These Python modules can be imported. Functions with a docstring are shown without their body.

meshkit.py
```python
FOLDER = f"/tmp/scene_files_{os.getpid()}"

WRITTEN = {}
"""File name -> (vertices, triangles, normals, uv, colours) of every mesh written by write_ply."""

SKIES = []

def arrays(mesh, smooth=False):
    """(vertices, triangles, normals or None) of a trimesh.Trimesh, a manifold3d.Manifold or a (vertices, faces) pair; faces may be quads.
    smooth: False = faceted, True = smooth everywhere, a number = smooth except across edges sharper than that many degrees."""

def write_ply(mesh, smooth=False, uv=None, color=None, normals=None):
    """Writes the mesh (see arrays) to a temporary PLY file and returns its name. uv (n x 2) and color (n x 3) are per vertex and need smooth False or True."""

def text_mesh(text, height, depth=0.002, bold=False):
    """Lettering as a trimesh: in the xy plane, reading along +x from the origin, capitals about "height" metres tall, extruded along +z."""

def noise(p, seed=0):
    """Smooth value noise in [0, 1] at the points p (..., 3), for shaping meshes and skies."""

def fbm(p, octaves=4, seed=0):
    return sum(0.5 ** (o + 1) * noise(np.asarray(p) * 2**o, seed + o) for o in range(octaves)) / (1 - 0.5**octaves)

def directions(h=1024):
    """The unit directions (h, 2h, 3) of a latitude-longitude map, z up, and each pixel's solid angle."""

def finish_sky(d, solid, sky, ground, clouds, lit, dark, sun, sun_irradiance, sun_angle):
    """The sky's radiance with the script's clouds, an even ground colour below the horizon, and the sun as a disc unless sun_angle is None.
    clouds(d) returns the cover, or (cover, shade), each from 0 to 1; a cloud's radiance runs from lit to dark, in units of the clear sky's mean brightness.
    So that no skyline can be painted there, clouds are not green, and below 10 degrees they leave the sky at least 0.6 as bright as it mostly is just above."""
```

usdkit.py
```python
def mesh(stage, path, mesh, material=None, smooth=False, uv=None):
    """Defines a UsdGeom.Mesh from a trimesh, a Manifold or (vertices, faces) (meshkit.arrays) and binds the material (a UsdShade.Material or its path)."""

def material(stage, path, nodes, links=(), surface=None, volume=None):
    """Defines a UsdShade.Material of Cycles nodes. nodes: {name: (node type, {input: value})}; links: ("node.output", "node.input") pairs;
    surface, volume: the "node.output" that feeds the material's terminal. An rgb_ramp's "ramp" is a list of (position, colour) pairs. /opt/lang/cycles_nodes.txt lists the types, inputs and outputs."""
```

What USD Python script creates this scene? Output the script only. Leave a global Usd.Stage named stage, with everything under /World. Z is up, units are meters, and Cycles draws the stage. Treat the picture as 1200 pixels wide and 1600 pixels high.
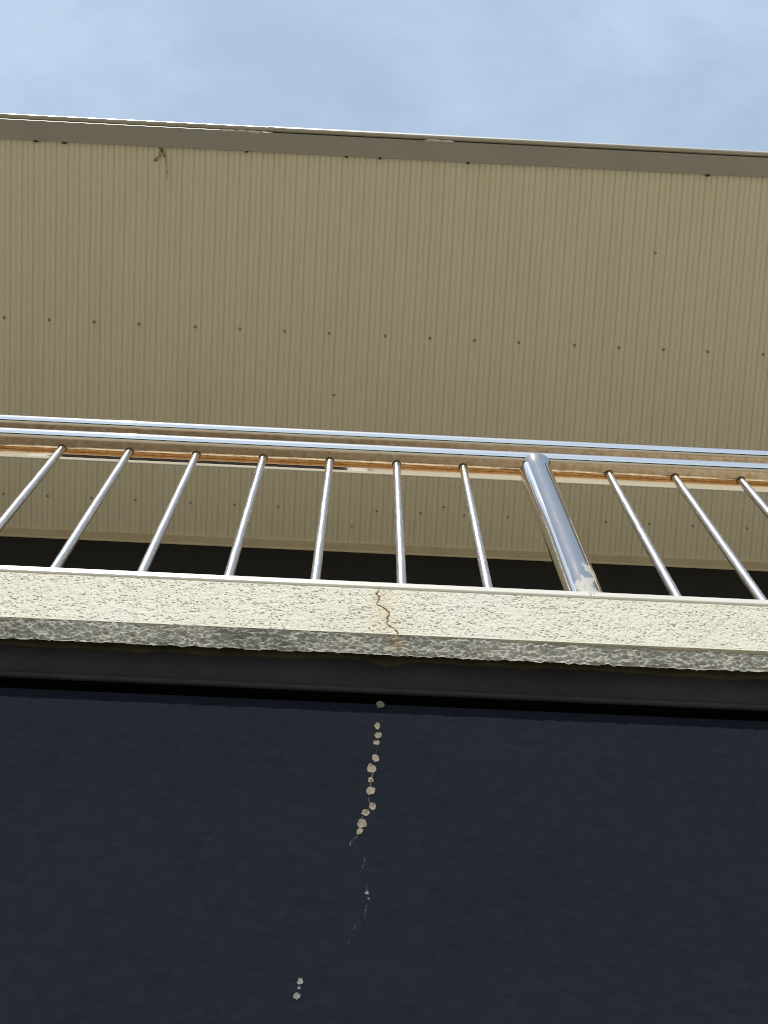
import math, numpy as np, trimesh, usdkit, meshkit
from pxr import Usd, UsdGeom, UsdLux, UsdShade, Gf, Sdf

stage = Usd.Stage.CreateInMemory()
UsdGeom.SetStageUpAxis(stage, UsdGeom.Tokens.z)
UsdGeom.SetStageMetersPerUnit(stage, 1.0)
W = UsdGeom.Xform.Define(stage, '/World')
stage.SetDefaultPrim(W.GetPrim())
UsdGeom.Scope.Define(stage, '/World/Looks')
L = '/World/Looks/'
M = lambda name, nodes, links=(), **k: usdkit.material(stage, L + name, nodes, links, **k)

# ------------------------------------------------------------------ camera (phone held up close to the wall)
EYE = 1.5
EXPOSURE = 0.12
cam = UsdGeom.Camera.Define(stage, '/World/camera')
R = np.array([0.99878038, -0.04928221, -0.00300203])
U = np.array([-0.04642679, -0.95812337, 0.28256708])
F = np.array([0.01680185, 0.28208308, 0.95924284])
cam.AddTransformOp().Set(Gf.Matrix4d(*R, 0, *U, 0, *(-F), 0, 0, 0, EYE, 1))
cam.CreateHorizontalApertureAttr(36.0)
cam.CreateVerticalApertureAttr(48.0)
cam.CreateFocalLengthAttr(72.0)
cam.CreateClippingRangeAttr(Gf.Vec2f(0.05, 3000))
cam.CreateExposureAttr(EXPOSURE)

# ------------------------------------------------------------------ sky and sun
SUN_EL = math.radians(56.0)
sx = -0.15
SUN = np.array([sx, -math.sqrt(math.cos(SUN_EL) ** 2 - sx * sx), math.sin(SUN_EL)])
sky = UsdLux.DomeLight.Define(stage, '/World/sky')
sky.CreateIntensityAttr(1.0)
sky_m = M('sky_air', {
    'tc': ('texture_coordinate', {}),
    'map': ('mapping', {'mapping_type': 'point', 'scale': (1.0, 1.6, 1.0), 'location': (3.1, 0.4, 0.0)}),
    'n1': ('noise_texture', {'scale': 6.5, 'detail': 6.0, 'roughness': 0.55, 'distortion': 0.3}),
    'mr': ('map_range', {'range_type': 'smoothstep', 'from_min': 0.32, 'from_max': 0.72, 'to_min': 0.36, 'to_max': 0.58, 'clamp': True}),
    'sky': ('sky_texture', {'sky_type': 'single_scattering', 'sun_disc': False, 'sun_elevation': SUN_EL,
                            'sun_rotation': math.atan2(SUN[0], SUN[1]), 'altitude': 50.0, 'air_density': 1.0,
                            'aerosol_density': 1.0, 'ozone_density': 1.0}),
    'mix': ('mix_color', {'b': (5.0, 6.2, 7.3), 'use_clamp': False}),
    'bg': ('background_shader', {'strength': 0.14}),
}, [('tc.generated', 'map.vector'), ('map.vector', 'n1.vector'), ('n1.fac', 'mr.value'), ('mr.result', 'mix.fac'),
    ('sky.color', 'mix.a'), ('mix.result', 'bg.color')], surface='bg.background')
UsdShade.MaterialBindingAPI.Apply(sky.GetPrim()).Bind(sky_m)
sky.GetPrim().SetCustomDataByKey('kind', 'structure')

sun = UsdLux.DistantLight.Define(stage, '/World/sun')
sun.CreateNormalizeAttr(True)
sun.CreateIntensityAttr(1.0)
sun.CreateAngleAttr(0.53)
sun.CreateColorAttr(Gf.Vec3f(1.0, 0.955, 0.87))
zax = SUN / np.linalg.norm(SUN)
xax = np.cross([0, 0, 1.0], zax); xax /= np.linalg.norm(xax)
yax = np.cross(zax, xax)
sun.AddTransformOp().Set(Gf.Matrix4d(*xax, 0, *yax, 0, *zax, 0, 0, 0, 30, 1))

# ------------------------------------------------------------------ helpers
names = {}


def numbered(path):
    k = names.get(path, 0)
    names[path] = k + 1
    return path if k == 0 else f'{path}_{k:03d}'


def obj(name, mesh, mat, parent=None, smooth=False, label=None):
    base = parent.GetPath().pathString if parent is not None else '/World'
    p = usdkit.mesh(stage, numbered(f'{base}/{name}'), mesh, mat, smooth).GetPrim()
    if label:
        p.SetCustomDataByKey('label', label)
    return p


def tag(p, label=None, category=None, group=None, kind=None):
    for k, v in (('label', label), ('category', category), ('group', group), ('kind', kind)):
        if v:
            p.SetCustomDataByKey(k, v)
    return p


def thing(name, label, category, loc=(0, 0, 0)):
    x = UsdGeom.Xform.Define(stage, numbered('/World/' + name))
    return tag(x.GetPrim(), label, category)


def box(x0, x1, y0, y1, z0, z1):
    b = trimesh.creation.box(extents=(x1 - x0, y1 - y0, z1 - z0))
    b.apply_translation(((x0 + x1) / 2, (y0 + y1) / 2, (z0 + z1) / 2))
    return b


def join(*m):
    return trimesh.util.concatenate(list(m))


def grid_faces(n, m, flip=False):
    i, j = np.meshgrid(np.arange(n - 1), np.arange(m - 1), indexing='ij')
    a = (i * m + j).ravel()
    f = np.stack([a, a + m, a + m + 1, a + 1], 1)
    return f[:, ::-1] if flip else f


def prism_x(profile, x0, x1):
    """closed profile of (y, z) extruded along x"""
    from shapely.geometry import Polygon
    m = trimesh.creation.extrude_polygon(Polygon(profile), x1 - x0, engine='earcut')
    v = m.vertices
    m.vertices = np.stack([v[:, 2] + x0, v[:, 0], v[:, 1]], 1)
    trimesh.repair.fix_normals(m)
    return m


def cyl(a, b, r, sections=32, r2=None, rings=1):
    a, b = np.asarray(a, float), np.asarray(b, float)
    d = b - a; ln = np.linalg.norm(d); d = d / ln
    e = np.cross(d, [0.3, 0.7, 0.2] if abs(d[2]) > .9 else [0, 0, 1.0]); e /= np.linalg.norm(e); g = np.cross(d, e)
    t = np.linspace(0, 2 * np.pi, sections, endpoint=False)
    ring = np.cos(t)[:, None] * e + np.sin(t)[:, None] * g
    rr = np.linspace(r, r if r2 is None else r2, rings + 1)
    v = [a + d * ln * k / rings + ring * rr[k] for k in range(rings + 1)]
    v = np.vstack(v + [a[None], b[None]])
    f = []
    for k in range(rings):
        for i in range(sections):
            j = (i + 1) % sections
            p, q = k * sections, (k + 1) * sections
            f += [[p + i, p + j, q + j], [p + i, q + j, q + i]]
    c0, c1 = len(v) - 2, len(v) - 1
    for i in range(sections):
        j = (i + 1) % sections
        f += [[c0, j, i], [c1, rings * sections + i, rings * sections + j]]
    m = trimesh.Trimesh(v, f, process=False)
    trimesh.repair.fix_normals(m)
    return m


def lathe(profile, centre, sections=48):
    """(r, z) profile turned about a vertical axis, open ended"""
    t = np.linspace(0, 2 * np.pi, sections, endpoint=False)
    v = np.array([[r * np.cos(a) + centre[0], r * np.sin(a) + centre[1], z] for r, z in profile for a in t])
    f = []
    for k in range(len(profile) - 1):
        for i in range(sections):
            j = (i + 1) % sections
            p, q = k * sections, (k + 1) * sections
            f += [[p + i, p + j, q + j], [p + i, q + j, q + i]]
    return trimesh.Trimesh(v, f, process=False)


def ribbon(points, y, widths, seed=0, jag=0.0004, raise_=0.0006, step=0.0012):
    """thin raised thread on a wall plane along (x, z) points"""
    rng = np.random.default_rng(seed)
    P = np.asarray(points, float)
    seg = np.r_[0, np.cumsum(np.linalg.norm(np.diff(P, axis=0), axis=1))]
    n = max(4, int(seg[-1] / step))
    s = np.linspace(0, seg[-1], n)
    C = np.stack([np.interp(s, seg, P[:, 0]), np.interp(s, seg, P[:, 1])], 1)
    C[1:-1] += rng.normal(0, jag, (n - 2, 2))
    T = np.gradient(C, axis=0); T /= np.linalg.norm(T, axis=1)[:, None]
    N = np.stack([-T[:, 1], T[:, 0]], 1)
    w = np.interp(np.linspace(0, 1, n), np.linspace(0, 1, len(widths)), widths) * rng.uniform(.55, 1.25, n)
    w[0] = w[-1] = .0001
    v = []
    for c, nn, ww in zip(C, N, w):
        a, b = c - nn * ww / 2, c + nn * ww / 2
        v += [[a[0], y, a[1]], [c[0], y - raise_, c[1]], [b[0], y, b[1]]]
    f = []
    for i in range(n - 1):
        p, q = 3 * i, 3 * i + 3
        f += [[p, p + 1, q + 1], [p, q + 1, q], [p + 1, p + 2, q + 2], [p + 1, q + 2, q + 1]]
    m = trimesh.Trimesh(np.array(v), f, process=False)
    if m.face_normals[:, 1].sum() > 0:
        m.invert()
    return m


def smoothstep(a, b, x):
    t = np.clip((x - a) / (b - a), 0, 1)
    return t * t * (3 - 2 * t)


# ------------------------------------------------------------------ materials
def paint(name, colour, rough=0.5, var=0.12, scale=3.0, bump=0.0, bscale=200.0, spec=0.4, var2=None, bdist=0.002):
    c2 = var2 or tuple(c * (1 - var) for c in colour)
    nodes = {
        'geo': ('geometry', {}),
        'n': ('noise_texture', {'scale': scale, 'detail': 6.0, 'roughness': 0.6}),
        'ramp': ('rgb_ramp', {'ramp': [(0.33, c2), (0.66, colour)]}),
        'p': ('principled_bsdf', {'roughness': rough, 'specular_ior_level': spec}),
    }
    links = [('geo.position', 'n.vector'), ('n.fac', 'ramp.fac'), ('ramp.color', 'p.base_color')]
    if bump:
        nodes['bn'] = ('noise_texture', {'scale': bscale, 'detail': 4.0, 'roughness': 0.6})
        nodes['b'] = ('bump', {'strength': bump, 'distance': bdist, 'use_object_space': False})
        links += [('geo.position', 'bn.vector'), ('bn.fac', 'b.height'), ('b.normal', 'p.normal')]
    return M(name, nodes, links, surface='p.BSDF')


def steel(name, rough=0.12, tint=(0.66, 0.65, 0.63), streak=(1.0, 90.0, 90.0), film=None):
    """polished stainless with faint smears; film = underside tint, part tarnish, part painted reflection of brown ground"""
    nodes = {
        'geo': ('geometry', {}),
        'map': ('mapping', {'mapping_type': 'point', 'scale': streak}),
        'n': ('noise_texture', {'scale': 6.0, 'detail': 5.0, 'roughness': 0.65}),
        'mr': ('map_range', {'from_min': 0.3, 'from_max': 0.75, 'to_min': rough * 0.7, 'to_max': rough * 1.7, 'clamp': True}),
        'n2': ('noise_texture', {'scale': 35.0, 'detail': 4.0, 'roughness': 0.6}),
        'b': ('bump', {'strength': 0.05, 'distance': 0.002}),
        'p': ('principled_bsdf', {'metallic': 1.0, 'base_color': tint}),
    }
    links = [('geo.position', 'map.vector'), ('map.vector', 'n.vector'), ('n.fac', 'mr.value'), ('mr.result', 'p.roughness'),
             ('geo.position', 'n2.vector'), ('n2.fac', 'b.height'), ('b.normal', 'p.normal')]
    if film:
        zc, rad, brown = film          # underside tint: tarnish and painted-in brown reflection, strongest outward of the lowest line
        t = math.radians(9)
        nodes['sub'] = ('vector_math', {'math_type': 'subtract', 'vector2': (0.0, 0.668, zc)})
        nodes['dot'] = ('vector_math', {'math_type': 'dot_product', 'vector2': (0.0, -math.sin(t) / rad, -math.cos(t) / rad)})
        nodes['wn'] = ('noise_texture', {'scale': 24.0, 'detail': 5.0, 'roughness': 0.7})
        nodes['wa'] = ('math', {'math_type': 'multiply_add', 'value2': 0.10})
        nodes['lo'] = ('map_range', {'range_type': 'smoothstep', 'from_min': 0.86, 'from_max': 0.93, 'to_min': 0.0, 'to_max': 1.0, 'clamp': True})
        nodes['fn'] = ('noise_texture', {'scale': 90.0, 'detail': 6.0, 'roughness': 0.75})
        nodes['fr'] = ('map_range', {'from_min': 0.36, 'from_max': 0.62, 'to_min': 0.45, 'to_max': 1.0, 'clamp': True})
        nodes['mul'] = ('math', {'math_type': 'multiply'})
        nodes['tint'] = ('mix_color', {'a': tint, 'b': brown})
        links += [('geo.position', 'sub.vector1'), ('sub.vector', 'dot.vector1'), ('geo.position', 'wn.vector'), ('wn.fac', 'wa.value1'),
                  ('dot.value', 'wa.value3'), ('wa.value', 'lo.value'), ('geo.position', 'fn.vector'), ('fn.fac', 'fr.value'),
                  ('lo.result', 'mul.value1'), ('fr.result', 'mul.value2'), ('mul.value', 'tint.fac'), ('tint.result', 'p.base_color')]
    return M(name, nodes, links, surface='p.BSDF')


Z0 = EYE                      # heights below are given above the eye and lifted by Z0 at the end of each builder
CREAM = (0.66, 0.635, 0.525)
crack_x, crack_z = 0.036, EYE + 1.77
stucco_m = M('cream_stucco', {
    'geo': ('geometry', {}),
    'n': ('noise_texture', {'scale': 5.0, 'detail': 6.0, 'roughness': 0.6}),
    'ramp': ('rgb_ramp', {'ramp': [(0.30, (0.60, 0.58, 0.48)), (0.5, CREAM), (0.70, (0.62, 0.625, 0.565))]}),
    'fine': ('noise_texture', {'scale': 420.0, 'detail': 3.0, 'roughness': 0.6}),
    'fr': ('map_range', {'from_min': 0.28, 'from_max': 0.5, 'to_min': 0.80, 'to_max': 1.0, 'clamp': True}),
    'mul': ('mix_color', {'blend_type': 'multiply', 'fac': 1.0}),
    # rust that has bled out of the crack
    'sub': ('vector_math', {'math_type': 'subtract', 'vector2': (crack_x, 0.643, crack_z)}),
    'sc': ('vector_math', {'math_type': 'multiply', 'vector2': (1 / 0.024, 0.0, 1 / 0.12)}),
    'wob': ('noise_texture', {'scale': 55.0, 'detail': 4.0}),
    'len': ('vector_math', {'math_type': 'length'}),
    'add': ('math', {'math_type': 'add'}),
    'rr': ('map_range', {'range_type': 'smoothstep', 'from_min': 1.5, 'from_max': 0.55, 'to_min': 0.0, 'to_max': 0.30, 'clamp': True}),
    'rust': ('mix_color', {'b': (0.52, 0.36, 0.17)}),
    'bn': ('noise_texture', {'scale': 330.0, 'detail': 3.0, 'roughness': 0.6}),
    'b': ('bump', {'strength': 0.35, 'distance': 0.002}),
    'p': ('principled_bsdf', {'roughness': 0.8, 'specular_ior_level': 0.3}),
}, [('geo.position', 'n.vector'), ('n.fac', 'ramp.fac'), ('geo.position', 'fine.vector'), ('fine.fac', 'fr.value'),
    ('ramp.color', 'mul.a'), ('fr.result', 'mul.b'), ('geo.position', 'sub.vector1'), ('sub.vector', 'sc.vector1'),
    ('sc.vector', 'len.vector1'), ('geo.position', 'wob.vector'), ('len.value', 'add.value1'), ('wob.fac', 'add.value2'),
    ('add.value', 'rr.value'), ('rr.result', 'rust.fac'), ('mul.result', 'rust.a'), ('rust.result', 'p.base_color'),
    ('geo.position', 'bn.vector'), ('bn.fac', 'b.height'), ('b.normal', 'p.normal')], surface='p.BSDF')
band_m = M('shaded_stucco', {  # darker copy of the face stucco, grazing shade put into its colour; rust stain
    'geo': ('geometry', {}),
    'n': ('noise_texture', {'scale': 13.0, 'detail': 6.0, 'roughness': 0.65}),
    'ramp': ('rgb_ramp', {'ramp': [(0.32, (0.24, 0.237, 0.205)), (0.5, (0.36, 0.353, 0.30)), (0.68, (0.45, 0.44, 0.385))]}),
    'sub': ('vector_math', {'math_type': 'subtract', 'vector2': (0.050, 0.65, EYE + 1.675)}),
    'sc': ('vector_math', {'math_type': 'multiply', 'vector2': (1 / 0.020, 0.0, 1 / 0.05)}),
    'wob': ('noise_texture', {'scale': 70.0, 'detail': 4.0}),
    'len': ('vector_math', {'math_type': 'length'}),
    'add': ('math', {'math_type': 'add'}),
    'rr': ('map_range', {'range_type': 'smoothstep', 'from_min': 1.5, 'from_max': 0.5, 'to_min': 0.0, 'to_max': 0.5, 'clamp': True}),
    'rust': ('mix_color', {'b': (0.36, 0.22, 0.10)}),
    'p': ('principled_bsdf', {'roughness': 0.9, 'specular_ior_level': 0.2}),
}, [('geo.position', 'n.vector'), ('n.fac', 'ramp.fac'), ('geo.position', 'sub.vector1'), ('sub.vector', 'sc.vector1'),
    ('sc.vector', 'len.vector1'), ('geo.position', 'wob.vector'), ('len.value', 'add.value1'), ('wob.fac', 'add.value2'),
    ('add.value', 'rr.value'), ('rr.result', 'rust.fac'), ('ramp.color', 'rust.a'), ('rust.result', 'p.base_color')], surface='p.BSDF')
trim_m = paint('pale_metal_trim', (0.78, 0.75, 0.64), rough=0.22, var=0.06, scale=9, spec=0.6)
navy_m = M('navy_render', {
    'geo': ('geometry', {}),
    'n': ('noise_texture', {'scale': 2.6, 'detail': 7.0, 'roughness': 0.62}),
    'ramp': ('rgb_ramp', {'ramp': [(0.3, (0.0148, 0.0182, 0.0235)), (0.5, (0.0156, 0.0190, 0.0265)), (0.7, (0.0172, 0.0200, 0.0262))]}),
    'v': ('voronoi_texture', {'scale': 48.0, 'randomness': 1.0}),
    'vr': ('map_range', {'from_min': 0.0, 'from_max': 0.16, 'to_min': 0.0, 'to_max': 1.0, 'clamp': True}),
    'bn': ('noise_texture', {'scale': 160.0, 'detail': 5.0, 'roughness': 0.65}),
    'bn2': ('noise_texture', {'scale': 22.0, 'detail': 4.0, 'roughness': 0.55}),
    'a1': ('math', {'math_type': 'multiply_add', 'value2': 0.9}),
    'a2': ('math', {'math_type': 'multiply_add', 'value2': 0.45}),
    'b': ('bump', {'strength': 0.5, 'distance': 0.0022}),
    'gn': ('noise_texture', {'scale': 55.0, 'detail': 6.0, 'roughness': 0.7}),
    'gr': ('map_range', {'from_min': 0.3, 'from_max': 0.7, 'to_min': 0.82, 'to_max': 1.14, 'clamp': True}),
    'gm': ('mix_color', {'blend_type': 'multiply', 'fac': 1.0, 'use_clamp_result': False}),
    'p': ('principled_bsdf', {'roughness': 0.9, 'specular_ior_level': 0.0}),
}, [('geo.position', 'n.vector'), ('n.fac', 'ramp.fac'), ('ramp.color', 'gm.a'), ('geo.position', 'gn.vector'), ('gn.fac', 'gr.value'),
    ('gr.result', 'gm.b'), ('gm.result', 'p.base_color'),
    ('geo.position', 'bn.vector'), ('geo.position', 'bn2.vector'), ('geo.position', 'v.vector'), ('v.distance', 'vr.value'),
    ('bn2.fac', 'a1.value1'), ('bn.fac', 'a1.value3'), ('vr.result', 'a2.value1'), ('a1.value', 'a2.value3'),
    ('a2.value', 'b.height'), ('b.normal', 'p.normal')], surface='p.BSDF')
fascia_m = paint('charcoal_ledge_paint', (0.064, 0.075, 0.096), rough=0.7, var2=(0.044, 0.052, 0.070), scale=14, bump=0.5, bscale=90, spec=0.1)
olive_m = paint('olive_paint_edge', (0.135, 0.128, 0.080), rough=0.85, var2=(0.075, 0.073, 0.055), scale=30, bump=0.5, bscale=120, spec=0.2)
dark_wall_m = paint('dark_wall_cladding', (0.0130, 0.0135, 0.0160), rough=0.7, var=0.15, scale=4, spec=0.15)
soffit_m = M('beige_soffit', {
    'geo': ('geometry', {}),
    'map': ('mapping', {'mapping_type': 'point', 'scale': (3.0, 0.5, 0.5)}),
    'n': ('noise_texture', {'scale': 4.0, 'detail': 6.0, 'roughness': 0.6}),
    'ramp': ('rgb_ramp', {'ramp': [(0.3, (0.68, 0.67, 0.545)), (0.55, (0.70, 0.70, 0.58)), (0.75, (0.69, 0.69, 0.59))]}),
    'bn': ('noise_texture', {'scale': 60.0, 'detail': 3.0}),
    'b': ('bump', {'strength': 0.08, 'distance': 0.002}),
    'p': ('principled_bsdf', {'roughness': 0.5, 'specular_ior_level': 0.3}),
}, [('geo.position', 'map.vector'), ('map.vector', 'n.vector'), ('n.fac', 'ramp.fac'), ('ramp.color', 'p.base_color'),
    ('geo.position', 'bn.vector'), ('bn.fac', 'b.height'), ('b.normal', 'p.normal')], surface='p.BSDF')
taupe_m = paint('taupe_eave_trim', (0.36, 0.365, 0.345), rough=0.45, var=0.08, scale=5, spec=0.35)
moulding_m = paint('beige_moulding', (0.62, 0.575, 0.43), rough=0.5, var=0.14, scale=12, spec=0.3)
gutter_m = paint('pale_gutter', (0.42, 0.41, 0.34), rough=0.4, var=0.10, scale=7, spec=0.4)
screw_m = paint('dull_screw', (0.36, 0.325, 0.245), rough=0.6, var=0.3, scale=60)
dirt_m = paint('dark_dirt', (0.10, 0.085, 0.06), rough=0.9, var=0.4, scale=120, spec=0.1)
white_lump_m = paint('white_sealant', (0.72, 0.70, 0.64), rough=0.6, var=0.25, scale=60, bump=0.4, bscale=150)
mineral_m = paint('mineral_crust', (0.30, 0.265, 0.185), rough=0.85, var2=(0.12, 0.10, 0.065), scale=190, bump=0.8, bscale=260, spec=0.25)
mineral_grey_m = paint('pale_mineral_crust', (0.25, 0.255, 0.245), rough=0.85, var2=(0.13, 0.13, 0.125), scale=190, bump=0.8, bscale=260, spec=0.25)
thread_m = paint('mineral_thread', (0.22, 0.20, 0.15), rough=0.8, var=0.6, scale=160, spec=0.2)
faint_thread_m = paint('faint_mineral_thread', (0.13, 0.13, 0.115), rough=0.8, var=0.7, scale=160, spec=0.2)
rust_m = paint('rust_crack', (0.42, 0.31, 0.20), rough=0.9, var2=(0.26, 0.17, 0.10), scale=170, spec=0.1)
tube_m = steel('polished_steel_lower', 0.045, (0.82, 0.79, 0.74), film=(EYE + 2.591, 0.0258, (0.52, 0.39, 0.24)))
tube2_m = steel('polished_steel_upper', 0.05, (0.82, 0.79, 0.74), film=(EYE + 2.693, 0.0243, (0.46, 0.34, 0.21)))
bar_m = steel('satin_steel', 0.24, (0.55, 0.53, 0.495), streak=(60.0, 60.0, 4.0))
mortar_m = paint('pale_mortar', (0.58, 0.55, 0.46), rough=0.85, var=0.25, scale=90, bump=0.6, bscale=200)

# post: brushed steel with smears of cement near its foot
post_m = M('brushed_post_steel', {
    'geo': ('geometry', {}),
    'map': ('mapping', {'mapping_type': 'point', 'scale': (40.0, 40.0, 3.0)}),
    'n': ('noise_texture', {'scale': 5.0, 'detail': 5.0, 'roughness': 0.65}),
    'mr': ('map_range', {'from_min': 0.3, 'from_max': 0.75, 'to_min': 0.06, 'to_max': 0.12, 'clamp': True}),
    'p': ('principled_bsdf', {'metallic': 1.0, 'base_color': (0.40, 0.395, 0.385)}),
    'sep': ('separate_xyz', {}),
    'lo': ('map_range', {'from_min': EYE + 1.86, 'from_max': EYE + 2.10, 'to_min': 1.10, 'to_max': 0.55, 'clamp': True}),
    'map2': ('mapping', {'mapping_type': 'point', 'scale': (46.0, 46.0, 16.0)}),
    'sn': ('noise_texture', {'scale': 1.0, 'detail': 7.0, 'roughness': 0.62}),
    'sm': ('math', {'math_type': 'multiply'}),
    'sr': ('map_range', {'from_min': 0.46, 'from_max': 0.52, 'to_min': 0.0, 'to_max': 0.75, 'clamp': True}),
    'dirt': ('principled_bsdf', {'base_color': (0.55, 0.53, 0.46), 'roughness': 0.8}),
    'mix': ('mix_closure', {}),
}, [('geo.position', 'map.vector'), ('map.vector', 'n.vector'), ('n.fac', 'mr.value'), ('mr.result', 'p.roughness'),
    ('geo.position', 'sep.vector'), ('sep.z', 'lo.value'), ('geo.position', 'map2.vector'), ('map2.vector', 'sn.vector'),
    ('lo.result', 'sm.value1'), ('sn.fac', 'sm.value2'), ('sm.value', 'sr.value'), ('sr.result', 'mix.fac'),
    ('p.BSDF', 'mix.closure1'), ('dirt.BSDF', 'mix.closure2')], surface='mix.closure')
film_m = M('clear_film', {
    'fr': ('fresnel', {'IOR': 1.4}),
    't': ('transparent_bsdf', {'color': (0.93, 0.93, 0.92)}),
    'g': ('glossy_bsdf', {'color': (0.9, 0.9, 0.9), 'roughness': 0.12}),
    'mix': ('mix_closure', {}),
}, [('fr.fac', 'mix.fac'), ('t.BSDF', 'mix.closure1'), ('g.BSDF', 'mix.closure2')], surface='mix.closure')

# ------------------------------------------------------------------ ground
ground_m = paint('dry_earth', (0.30, 0.255, 0.185), rough=0.95, var2=(0.20, 0.165, 0.115), scale=1.3, bump=0.5, bscale=14, bdist=0.02)
yard_m = M('brown_yard', {
    'geo': ('geometry', {}), 'sep': ('separate_xyz', {}),
    'n': ('noise_texture', {'scale': 1.6, 'detail': 6.0, 'roughness': 0.6}),
    'nx': ('math', {'math_type': 'multiply_add', 'value2': 2.0}),
    'mr': ('map_range', {'range_type': 'smoothstep', 'from_min': 0.2, 'from_max': 3.6, 'to_min': 0.0, 'to_max': 1.0, 'clamp': True}),
    'ramp': ('rgb_ramp', {'ramp': [(0.0, (0.16, 0.132, 0.092)), (1.0, (0.38, 0.325, 0.235))]}),
    'p': ('principled_bsdf', {'roughness': 0.95, 'specular_ior_level': 0.2}),
}, [('geo.position', 'sep.vector'), ('geo.position', 'n.vector'), ('n.fac', 'nx.value1'), ('sep.x', 'nx.value3'),
    ('nx.value', 'mr.value'), ('mr.result', 'ramp.fac'), ('ramp.color', 'p.base_color')], surface='p.BSDF')
g = 600.0
tag(obj('ground', trimesh.Trimesh([[-g, -g, 0], [g, -g, 0], [g, g, 0], [-g, g, 0]], [[0, 1, 2], [0, 2, 3]]), ground_m),
    'brown open ground in front of the house', kind='structure')
tag(obj('paved_yard', trimesh.Trimesh([[-9, -6, .004], [9, -6, .004], [9, .69, .004], [-9, .69, .004]], [[0, 1, 2], [0, 2, 3]]), yard_m),
    'brown yard along the foot of the wall', kind='structure')

hills_m = paint('added_hills_dark', (0.060, 0.070, 0.035), rough=1.0, var=0.5, scale=0.15, spec=0.0)  # unseen ridge, added for the dark streak it mirrors in the rails
ha = np.linspace(-.15 * np.pi, 1.15 * np.pi, 160)
hv = []
for k, (dist, hgt) in enumerate(((70, -.5), (85, .75), (105, 1.0), (150, .6), (190, -.5))):
    e = 12 + 12 * meshkit.fbm(np.stack([ha * 5, ha * 0 + k * .35, ha * 0], 1), 4, 17)
    hv.append(np.stack([dist * np.cos(ha), -dist * np.sin(ha), np.where(hgt < 0, -.5, e * hgt)], 1))
tag(obj('added_hills', (np.stack(hv, 1).reshape(-1, 3), grid_faces(160, 5)), hills_m, smooth=True), 'added dark ridge out of view, mirrored as a dark streak in the rails', kind='structure')

X0, X1 = -2.6, 2.8             # how far the facade is built to either side
YW = 0.6925                    # face of the dark wall

# ------------------------------------------------------------------ lower dark wall under the balcony
lower = thing('balcony_wall', 'dark navy rendered wall with a crack and pale mineral spots below cream coping', 'wall')
obj('render', box(X0, X1, YW, YW + 0.14, 0.0, Z0 + 1.5905), navy_m, lower)
slot_m = paint('shaded_joint', (0.006, 0.006, 0.007), rough=0.9, var=0.2, spec=0.0)  # near-black colour paints in the deep shade of the open groove
obj('joint', join(box(X0, X1, .745, .80, Z0 + 1.5905, Z0 + 1.70), box(X0, X1, .6935, .745, Z0 + 1.619, Z0 + 1.70)), slot_m, lower)
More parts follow.
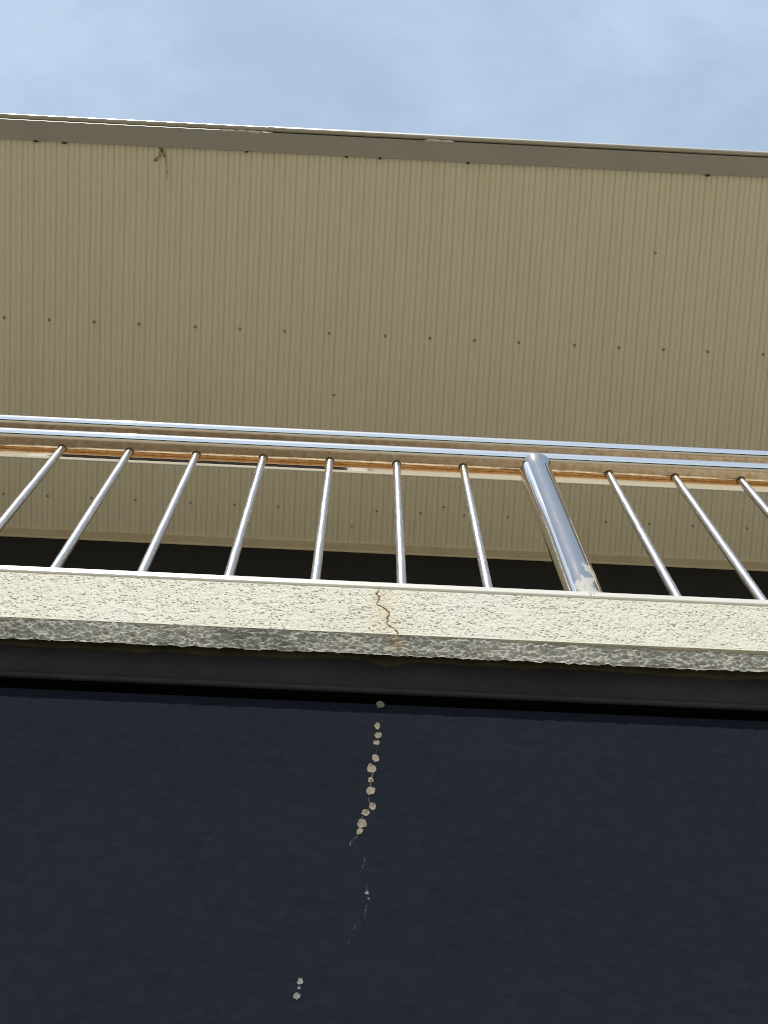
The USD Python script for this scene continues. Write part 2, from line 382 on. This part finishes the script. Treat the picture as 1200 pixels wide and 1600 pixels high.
# sloping ledge under the coping, a bead along its lower edge, open groove behind it
ledge = prism_x([(0.661, Z0 + 1.655), (0.6855, Z0 + 1.6265), (0.6875, Z0 + 1.6255), (0.6932, Z0 + 1.64), (0.6932, Z0 + 1.70), (0.661, Z0 + 1.70)], X0, X1)
xs = np.r_[np.linspace(X0, -.8, 20)[:-1], np.linspace(-.8, .95, 700), np.linspace(.95, X1, 20)[1:]]
tt = np.linspace(0, 1, 24)
XX, TT = np.meshgrid(xs, tt, indexing='ij')
P = np.stack([XX, 0.6605 + TT * 0.0250, Z0 + 1.6552 - TT * 0.0290], -1)
nrm = np.array([0, -0.757, -0.653])
hh = (meshkit.fbm(P * 70, 3, 5) - .5) * 0.0022 + (meshkit.fbm(P * 14, 2, 9) - .5) * 0.003
P = P + nrm * (hh * np.sin(np.pi * np.clip(TT, 0.02, .98)) ** .5)[..., None]
obj('ledge', join(ledge, trimesh.Trimesh(P.reshape(-1, 3), np.vstack([grid_faces(len(xs), len(tt))[:, [0, 1, 2]], grid_faces(len(xs), len(tt))[:, [0, 2, 3]]]), process=False)), fascia_m, lower, smooth=40)
bead = [(0.6895 + 0.0038 * math.cos(a), Z0 + 1.6215 + 0.0038 * math.sin(a)) for a in np.linspace(0, 2 * math.pi, 14, endpoint=False)]
obj('bead', prism_x(bead, X0, X1), fascia_m, lower, smooth=50)
# ragged lower edge of an older coat of paint, just under the coping
n = 900
xr = np.linspace(-1.0, 1.1, n)
dep = 0.0080 + 0.0060 * (meshkit.fbm(np.stack([xr * 9, xr * 0, xr * 0], 1), 3, 3) - .4) + 0.005 * np.maximum(0, meshkit.noise(np.stack([xr * 30, xr * 0 + 4, xr * 0], 1), 8) - .45)
dep += 0.006 * np.exp(-((xr - 0.046) / 0.022) ** 2)
dep = np.clip(dep, .003, .024)
d2 = np.array([0.0250, -0.0290]) / np.hypot(.0250, .0290)
rows = []
for k, (s, off) in enumerate(((0, .0034), (.55, .0040), (.93, .0036), (1.0, .0006))):
    rows.append(np.stack([xr, 0.6600 + d2[0] * dep * s - .757 * off, Z0 + 1.6560 + d2[1] * dep * s - .653 * off], 1))
V = np.stack(rows, 1).reshape(-1, 3)
obj('paint_edge', (V, grid_faces(n, 4)), olive_m, lower, smooth=True, label='ragged olive edge of old paint under the coping')

lime_m = paint('lime_scribble', (0.16, 0.16, 0.15), rough=0.9, var=0.7, scale=200, spec=0.0)
for k, pts in enumerate(([(.052, .012), (.050, .020), (.045, .027), (.041, .031), (.044, .036), (.040, .0335), (.037, .036)], [(.030, .020), (.026, .025), (.024, .033), (.030, .036)],
                         [(.058, .024), (.060, .031), (.055, .034)], [(.212, .020), (.218, .026), (.214, .031), (.222, .033)], [(.232, .018), (.229, .026), (.235, .030)],
                         [(-.012, .024), (-.016, .029), (-.010, .032)], [(-.31, .017), (-.318, .022), (-.312, .026)])):
    m = ribbon([(a, -b) for a, b in pts], 0.0, [.0009, .0006, .0009], seed=300 + k, jag=.0003, raise_=.0002)
    v = m.vertices                      # local (x, out, -down the slope)
    dwn = -v[:, 2]
    m.vertices = np.stack([v[:, 0], 0.6605 + d2[0] * dwn - .757 * (.0021 - v[:, 1]), Z0 + 1.6552 + d2[1] * dwn - .653 * (.0021 - v[:, 1])], 1)
    obj('lime_scribble', m, lime_m, lower)

# mineral spots and pale threads along the wall crack
SPOTS = [(0.0349, 1.6019, .0095), (.0318, 1.5443, .0075), (.0325, 1.5212, .0092), (.0311, 1.5016, .0064), (.0295, 1.4639, .0082),
         (.0260, 1.4395, .0107), (.0254, 1.4117, .0057), (.0256, 1.3891, .0092), (.0273, 1.3564, .0077), (.0202, 1.3425, .0078),
         (.0171, 1.3189, .0096), (.0151, 1.3036, .0070), (.0229, 1.1930, .0035), (.0244, 1.1840, .0024), (-.0284, 1.0554, .0056),
         (-.0290, 1.0466, .0028), (-.0302, 1.0354, .0060)]
for k, (x, z, d) in enumerate(SPOTS):
    x, z, d = x * YW / .6985, z * YW / .6985, d * 1.13
    rng = np.random.default_rng(100 + k)
    asp = (2.0 if k < 12 else 1.7) * rng.uniform(.88, 1.12)      # the flakes are about twice as tall as they look from below
    na, nr = 40, 9
    ph = np.linspace(0, 2 * np.pi, na, endpoint=False)
    ring = np.stack([np.cos(ph), np.sin(ph), ph * 0], 1)
    out = .74 + 1.0 * (meshkit.fbm(ring * 1.25 + rng.uniform(0, 50, 3), 4, k) - .42) + .10 * (meshkit.noise(ring * 5 + k, 3) - .5)
    t = np.r_[np.linspace(0.0, .90, nr - 3), .96, 1.0, 1.0]
    lift = np.r_[.00035 + .0003 * t[:nr - 3] ** 3, .0007, .0004, -.0006]
    RR, AA = np.meshgrid(t, ph, indexing='ij')
    OO = np.broadcast_to(out, RR.shape)
    px_, pz_ = RR * OO * np.cos(AA) * d / 2, RR * OO * np.sin(AA) * d / 2 * asp
    py_ = -(lift[:, None] + (meshkit.noise(np.stack([px_ * 700, pz_ * 400, px_ * 0 + k], -1), 5) - .5) * .0005 * (RR < .99))
    V = np.stack([x + px_, YW + py_, Z0 + z + pz_], -1)
    V = np.concatenate([V, V[:, :1]], 1)
    m_ = grid_faces(nr, na + 1)
    obj('mineral_spot', (V.reshape(-1, 3), m_), mineral_m if k < 12 else mineral_grey_m, lower, smooth=True)
THREADS = [([(.0378, 1.5775), (.0377, 1.5619), (.0363, 1.5532)], 0, .0007), ([(.0315, 1.4937), (.0308, 1.4749)], 0, .0006),
           ([(.0276, 1.4308), (.0257, 1.416), (.0252, 1.4003)], 1, .0014), ([(.0234, 1.3764), (.0241, 1.3669), (.0254, 1.3603)], 1, .0012),
           ([(.0242, 1.3535), (.0218, 1.3453)], 1, .0012), ([(.0181, 1.3358), (.017, 1.3266)], 1, .0012),
           ([(.0143, 1.2985), (.0108, 1.2896), (.0073, 1.2831), (.0063, 1.2758)], 1, .0013),
           ([(.0207, 1.2533), (.0199, 1.2451), (.0192, 1.2347)], 1, .0008), ([(.0175, 1.23), (.0164, 1.2209)], 0, .0008),
           ([(.0234, 1.2115), (.0223, 1.2038), (.0235, 1.1973), (.0241, 1.1888)], 1, .0008),
           ([(.0231, 1.175), (.0221, 1.1625), (.0216, 1.1512), (.0184, 1.147), (.0142, 1.1426), (.0127, 1.1346)], 0, .0011),
           ([(.0092, 1.1187), (.0083, 1.111)], 0, .0009)]
for k, (pts, strong, w) in enumerate(THREADS):
    obj('crack', ribbon([(a * YW / .6985, Z0 + b * YW / .6985) for a, b in pts], YW, [w, w * .7, w], seed=k), thread_m if strong else faint_thread_m, lower)

# ------------------------------------------------------------------ coping
coping = thing('balcony_coping', 'cream stucco coping band with a rusty crack, along the top of the dark wall', 'coping')
YC = 0.643
ZT, ZB = 1.8405, 1.682
xs = np.r_[np.linspace(X0, -.85, 60)[:-1], np.arange(-.85, 1.0, .0009), np.linspace(1.0, X1, 60)[1:]]
ts = np.linspace(0, 1, 150)
XX, TT = np.meshgrid(xs, ts, indexing='ij')
P = np.stack([XX, np.full_like(XX, YC), Z0 + ZT + (ZB - ZT) * TT], -1)
q = P * np.array([1, 0, 1.0])
pit = smoothstep(.735, .90, meshkit.noise(q * np.array([410, 1, 290]), 11)) * smoothstep(.22, .60, meshkit.noise(q * np.array([60, 1, 60]), 4))
pit2 = smoothstep(.70, .86, meshkit.noise(q * np.array([430, 1, 430]), 23))
hh = (meshkit.fbm(q * 160, 2, 2) - .5) * .0011 - pit * .0025 - pit2 * .0009
CR = np.array([(.0324, 1.8459), (.0308, 1.8358), (.0291, 1.8259), (.0275, 1.8208), (.03, 1.8139), (.0312, 1.8022), (.0284, 1.7901), (.0276, 1.7853),
               (.0308, 1.7788), (.0355, 1.7748), (.0394, 1.7662), (.0432, 1.7554), (.0432, 1.7464), (.0408, 1.7372), (.0423, 1.7286), (.04, 1.7218),
               (.0414, 1.7133), (.0452, 1.7073), (.0497, 1.6994), (.0530, 1.688), (.0535, 1.683)])
cx = np.interp(-P[..., 2], -(Z0 + CR[:, 1]), CR[:, 0])
hh -= .0009 * np.exp(-((XX - cx) / .0013) ** 2)
P[..., 1] -= hh * np.clip(np.minimum(TT, 1 - TT) * 40, 0.15, 1)
obj('coping_face', (P.reshape(-1, 3), grid_faces(len(xs), len(ts))), stucco_m, coping, smooth=True)
# rough underside band, set back under the lip of the face; it deepens towards the right
ts = np.linspace(0, 1, 76)
XX, TT = np.meshgrid(xs, ts, indexing='ij')
inset = .0003 + .0056 * smoothstep(-.25, .95, XX) + .0012 * (meshkit.noise(np.stack([XX * 25, XX * 0, XX * 0], -1), 6) - .3)
A = np.stack([XX, YC + inset, np.full_like(XX, Z0 + ZB + .0015)], -1)
B = np.stack([XX, np.full_like(XX, 0.6500), np.full_like(XX, Z0 + 1.6324)], -1)
P = A + (B - A) * TT[..., None]
nb = np.array([0, -.985, -.17])
warp = np.stack([meshkit.noise(P * 70 + k, 40 + k) for k in (0, 7, 13)], -1) * .011
q = (P + warp) * np.array([150, 165, 165])
n1, n2 = meshkit.noise(q, 31), meshkit.noise(q * 2.15 + 5, 37)
hh = (n1 - .5) * .0060 + (n2 - .5) * .0034 + (meshkit.noise(P * 50, 33) - .5) * .0012 + .0002
P = P + nb * (hh * np.clip(np.minimum(TT * 1.0, (1 - TT)) * 14, .45, 1))[..., None]
end = np.stack([XX[:, :1], np.full_like(XX[:, :1], .6535), np.full_like(XX[:, :1], Z0 + 1.668)], -1)
P = np.concatenate([P, end], 1)
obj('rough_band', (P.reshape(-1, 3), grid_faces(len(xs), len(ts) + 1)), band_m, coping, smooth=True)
# underside of the lip and the solid core behind
lip = [(YC + .0004, Z0 + ZB + .0004), (YC + .0004, Z0 + ZB + .008), (.668, Z0 + ZB + .008), (.668, Z0 + ZB + .0004)]
obj('core', join(prism_x(lip, X0, X1), box(X0, X1, .668, .80, Z0 + 1.7015, Z0 + 1.858)), stucco_m, coping)
# rounded pale metal edge
rr = .0108; zc = Z0 + 1.8513; rc = .0045
prof = [(YC - .0026 + rc - rc * math.cos(a), zc - rr + rc + rc * math.sin(a)) for a in np.linspace(-math.pi / 2, 0, 9)] + \
       [(YC - .0026 + rc - rc * math.cos(a), zc + rr - rc + rc * math.sin(a)) for a in np.linspace(0, math.pi / 2, 9)] + [(.802, zc + rr), (.802, zc - rr)]
obj('metal_edge', prism_x(prof, X0, X1), trim_m, coping, smooth=35)
obj('crack', ribbon([(a, Z0 + b) for a, b in CR[1:]], YC + .0006, [.0010, .0006, .0012, .0007, .0011, .0008], seed=77, jag=.0005, raise_=.0012), rust_m, coping)

# ------------------------------------------------------------------ railing
rail = thing('balcony_railing', 'stainless steel balcony railing with two tube rails above the cream coping', 'railing')
YB = 0.668
ZR, ZR1 = 2.591, 2.693
obj('lower_rail', cyl((X0, YB, Z0 + ZR), (X1, YB, Z0 + ZR), .0258, 96), tube_m, rail, smooth=50)
obj('top_rail', cyl((X0, YB, Z0 + ZR1), (X1, YB, Z0 + ZR1), .0243, 96), tube2_m, rail, smooth=50)
bars = [-.0528 + .11515 * k for k in range(-20, 3)] + [.4300 + .11475 * k for k in range(0, 17)]
for x in bars:
    if x < X0 + .1 or x > X1 - .1 or abs(x - (.3035 - 1.24)) < .05 or abs(x - (.3035 + 1.24)) < .05:
        continue
    b = obj('baluster', cyl((x, YB, Z0 + 1.861), (x, YB, Z0 + ZR - .018), .0066, 28), bar_m, rail, smooth=50)
    ring = lathe([(.0066, 0), (.0076, .0012), (.0080, .003), (.0076, .006)], (x, YB), 24)
    ring.apply_translation((0, 0, Z0 + ZR - .0285))
    obj('weld', ring, dirt_m, b, smooth=True)
for px in (.3048, .3048 - 1.24, .3048 + 1.24):
    pr = [(.0243, 1.858), (.0243, 2.50), (.0244, 2.535), (.0252, 2.552), (.0268, 2.564), (.0285, 2.572), (.0290, 2.578)]
    p = obj('post', lathe([(r, Z0 + z) for r, z in pr], (px, YB), 96), post_m, rail, smooth=True)
    obj('stub', cyl((px, YB + .013, Z0 + ZR + .018), (px, YB + .013, Z0 + ZR1 - .016), .008, 28), bar_m, rail, smooth=50)
    if px != .3048:
        continue
    # clear protective film, loose on the left side of the post
    a = np.linspace(math.radians(135), math.radians(228), 26)
    zs = np.linspace(1.866, 2.555, 40)
    fv = []
    for z in zs:
        loose = .0012 + .0055 * smoothstep(2.15, 2.50, z) * (.7 + .3 * meshkit.noise(np.array([[z * 14, 0, 0]]), 3)[0])
        for k, aa in enumerate(a):
            e = math.sin(math.pi * k / 25) ** .6
            r = .0246 + loose * e
            fv.append([px + r * math.cos(aa), YB + r * math.sin(aa), Z0 + z])
    obj('clear_film', (np.array(fv), grid_faces(40, 26)), film_m, p, smooth=True)
    # cracked mortar collar round the foot of the post
    for k, (a0, a1) in enumerate(((205, 248), (252, 296), (300, 338))):
        aa = np.radians(np.linspace(a0, a1, 16))
        rng = np.random.default_rng(k)
        cv = []
        for t in aa:
            w = .0018 + .0016 * meshkit.noise(np.array([[t * 9, k, 0]]), 5)[0]
            for r_, z_ in ((.0244, 1.867), (.0252, 1.8662), (.0250 + w * .8, 1.865), (.0256 + w, 1.8575), (.0256 + w * .9, 1.8465)):
                yy = YB + r_ * math.sin(t)
                cv.append([px + r_ * math.cos(t), yy, Z0 + z_ + rng.normal(0, .0005)])
        obj('mortar_collar', (np.array(cv), grid_faces(16, 5)), mortar_m, p, smooth=True)

# ------------------------------------------------------------------ balcony floor, hidden behind the coping but mirrored in the rails
deck_m = paint('brown_deck', (0.38, 0.215, 0.085), rough=0.6, var=0.3, scale=8)
tag(obj('balcony_floor', box(X0, X1, .803, 1.749, Z0 + 1.70, Z0 + 1.80), deck_m), 'brown balcony floor behind the railing', kind='structure')

# ------------------------------------------------------------------ upper house wall, dark, in the shade of the eave
YI, ZI = 1.75, 5.4005
upper = thing('upper_house_wall', 'near black house wall in the shade under the beige soffit', 'wall')
obj('cladding', box(X0 - 1.5, X1 + 1.5, YI - .004, YI + .2, Z0 + 4.3, Z0 + ZI + .10), dark_wall_m, upper)
cream_wall_m = paint('cream_lower_cladding', (0.60, 0.56, 0.44), rough=0.7, var=0.12, scale=3)
obj('pale_cladding', box(X0 - 1.5, X1 + 1.5, YI, YI + .2, 0.0, Z0 + 4.298), cream_wall_m, upper)

glass_m = paint('dark_window_glass', (0.02, 0.02, 0.022), rough=0.05, var=0.05, spec=0.6)
frame_m = paint('white_window_frame', (0.75, 0.75, 0.72), rough=0.35, var=0.05)
wx0, wx1, wz0, wz1 = -.80, .02, 1.86, 2.62
win = obj('window', join(box(wx0, wx1, YI - .03, YI - .001, Z0 + wz0, Z0 + wz0 + .05), box(wx0, wx1, YI - .03, YI - .001, Z0 + wz1 - .05, Z0 + wz1),
                         box(wx0, wx0 + .05, YI - .03, YI - .001, Z0 + wz0 + .05, Z0 + wz1 - .05), box(wx1 - .05, wx1, YI - .03, YI - .001, Z0 + wz0 + .05, Z0 + wz1 - .05)), frame_m, upper)
obj('pane', box(wx0 + .05, wx1 - .05, YI - .015, YI - .0005, Z0 + wz0 + .05, Z0 + wz1 - .05), glass_m, win)

# ------------------------------------------------------------------ eave
TAN = math.tan(math.radians(6.17))
zs_ = lambda y: Z0 + ZI + (YI - y) * TAN
eave = thing('roof_eave', 'wide roof eave with beige ribbed soffit panels above the balcony', 'eave')
PITCH, NG = .020124, 34
Y_OUT, Y_IN = .315, 1.728
for kp in range(-4, 5):
    xa = -.7166 + kp * PITCH * NG
    gx, gz = [], []
    for i in range(NG):
        x = xa + i * PITCH
        wide = .0030 if i % 2 else .0036
        deep = .0027 if i % 2 else .0042
        gx += [x - wide, x - wide * .22, x + wide * .22, x + wide] if i else [x, x + .0008, x + .0034]
        gz += [0, deep, deep, 0] if i else [.0036, .0036, 0]
        gx += [x + PITCH * .5]; gz += [-.0012]
    gx += [xa + NG * PITCH - .0034, xa + NG * PITCH - .0008, xa + NG * PITCH]; gz += [0, .0036, .0036]
    gx, gz = np.array(gx), np.array(gz)
    ys = np.linspace(Y_OUT, Y_IN, 60)
    XX, YY = np.meshgrid(gx, ys, indexing='ij')
    wav = (meshkit.noise(np.stack([XX * 18, YY * 9, XX * 0], -1), 12) - .5) * .0018
    P = np.stack([XX + wav, YY, zs_(YY) + gz[:, None] + (meshkit.noise(np.stack([XX * 2.2, YY * 1.6, XX * 0], -1), 21) - .5) * .003], -1)
    pan = obj('soffit_panel', (P.reshape(-1, 3), grid_faces(len(gx), len(ys))), soffit_m, eave, smooth=25)
    for sxx in (.1006, .2616, .4226, .5828):
        for sy in (.953, 1.591):
            h = trimesh.creation.icosphere(subdivisions=2, radius=.0058 if sy < 1 else .0046)
            h.apply_scale((1, 1, .55))
            h.apply_translation((xa + sxx, sy, zs_(sy) - .0006))
            obj('screw', h, screw_m, pan, smooth=True)
XE0, XE1 = X0 - .9, X1 + .35
# roof deck above, so that the sun does not reach the soffit panels from behind
obj('roof_deck', prism_x([(.262, zs_(.262) + .03), (2.6, zs_(2.6) + .03), (2.6, zs_(2.6) + .13), (.262, zs_(.262) + .13)], XE0, XE1), taupe_m, eave)
# moulding against the wall: flat strip with a rounded lower lip
prof = [(1.7115, Z0 + 5.4015), (1.7135, Z0 + 5.3985), (1.7390, Z0 + 5.3955), (1.7420, Z0 + 5.3925), (1.7460, Z0 + 5.3920), (1.7458, Z0 + 5.44), (1.7115, Z0 + 5.44)]
obj('wall_moulding', prism_x(prof, XE0, XE1), moulding_m, eave, smooth=30)
# outer trim board: underside, thin bright lip, then the gutter in front
zt = zs_(.332) - .010
prof = [(.3322, zt + .0015), (.3315, zt), (.2745, zt), (.2700, zt - .0012), (.2660, zt - .0005), (.2648, zt + .002), (.2648, zt + .05), (.3322, zt + .05)]
obj('trim_board', prism_x(prof, XE0, XE1), taupe_m, eave, smooth=30)
gut = lambda h: [(.2620, zt + .012), (.2575, zt + .0065), (.2505, zt + .0070), (.2468, zt + .011), (.2455, zt + .018), (.2455, zt + h), (.262, zt + h)]
xj = -.367
obj('gutter', prism_x(gut(.024), XE0, xj - .002), gutter_m, eave, smooth=30)
obj('gutter', prism_x(gut(.066), xj + .002, XE1), gutter_m, eave, smooth=30)
prof2 = [(.2628, zt + .013), (.2575, zt + .0045), (.2500, zt + .0052), (.2455, zt + .010), (.2441, zt + .018), (.2441, zt + .036), (.2628, zt + .036)]
obj('gutter_joint', prism_x(prof2, xj - .012, xj + .012), gutter_m, eave, smooth=30)
# crumbs of white sealant and dirt caught in the gap and along the board
def blob(x, y, z, sx_, sy_, sz_, seed):
    m = trimesh.creation.icosphere(subdivisions=3, radius=1.0)
    v = m.vertices * (0.55 + .8 * meshkit.fbm(m.vertices * 2.4 + seed * 3.1, 3, seed))[:, None]
    return (v * np.array([sx_, sy_, sz_]) + np.array([x, y, z]), m.faces)
for k, (x, y, s) in enumerate(((-.515, .2645, .030), (-.470, .2640, .022), (-.425, .2655, .030), (.205, .2642, .034), (.255, .2650, .024))):
    obj('sealant_lump', blob(x, y, zt + .002, s, .0052, .006, k + 3), white_lump_m, eave, smooth=True)
rng = np.random.default_rng(8)
for k, x in enumerate((-1.19, -1.09, -.45, -.10, .02, .33, 1.18)):
    obj('dirt_speck', blob(x, .3335 + rng.uniform(-.001, .002), zt + .002, rng.uniform(.004, .010), rng.uniform(.003, .006), .004, k + 20), dirt_m, eave, smooth=True)
for k, (x, y) in enumerate(((-.0203, 1.651), (.3125, 1.5638), (1.0176, .613), (-.1069, 1.1731), (-.62, 1.735), (.10, 1.735), (.36, 1.735))):
    obj('dirt_speck', blob(x, y, zs_(y) - .002, (.005, .004, .003)[0], .004, .003, k + 50), screw_m, eave, smooth=True)

# cobweb hanging from the trim board
web_m = M('dusty_web', {'geo': ('geometry', {}), 'n': ('noise_texture', {'scale': 120.0, 'detail': 4.0}),
                        'r': ('map_range', {'from_min': .38, 'from_max': .6, 'to_min': 0.05, 'to_max': .75, 'clamp': True}),
                        't': ('transparent_bsdf', {}), 'p': ('principled_bsdf', {'base_color': (.09, .075, .05), 'roughness': .9}), 'm': ('mix_closure', {})},
          [('geo.position', 'n.vector'), ('n.fac', 'r.value'), ('r.result', 'm.fac'), ('t.BSDF', 'm.closure1'), ('p.BSDF', 'm.closure2')], surface='m.closure')
wv, wf = [], []
def strand(pts, w0, w1):
    base = len(wv)
    pts = np.array(pts); nn = 14
    s = np.linspace(0, 1, nn)
    c = np.stack([np.interp(s, np.linspace(0, 1, len(pts)), pts[:, i]) for i in (0, 1)], 1)
    for i in range(nn):
        w = w0 + (w1 - w0) * s[i]
        z = zs_(c[i, 1]) - .004 - .006 * math.sin(math.pi * s[i])
        wv.extend([[c[i, 0] - w, c[i, 1], z], [c[i, 0] + w, c[i, 1] + .001, z - .002]])
    for i in range(nn - 1):
        p = base + 2 * i
        wf.extend([[p, p + 1, p + 3], [p, p + 3, p + 2]])
strand([(-.752, .336), (-.742, .352), (-.733, .378), (-.729, .408), (-.730, .44)], .0085, .0012)
strand([(-.748, .338), (-.752, .358), (-.768, .374), (-.772, .382)], .005, .007)
strand([(-.757, .334), (-.736, .343), (-.722, .338)], .004, .002)
tag(obj('cobweb', (np.array(wv), np.array(wf)), web_m, smooth=True), 'dusty forked cobweb hanging under the front edge of the soffit', 'cobweb')
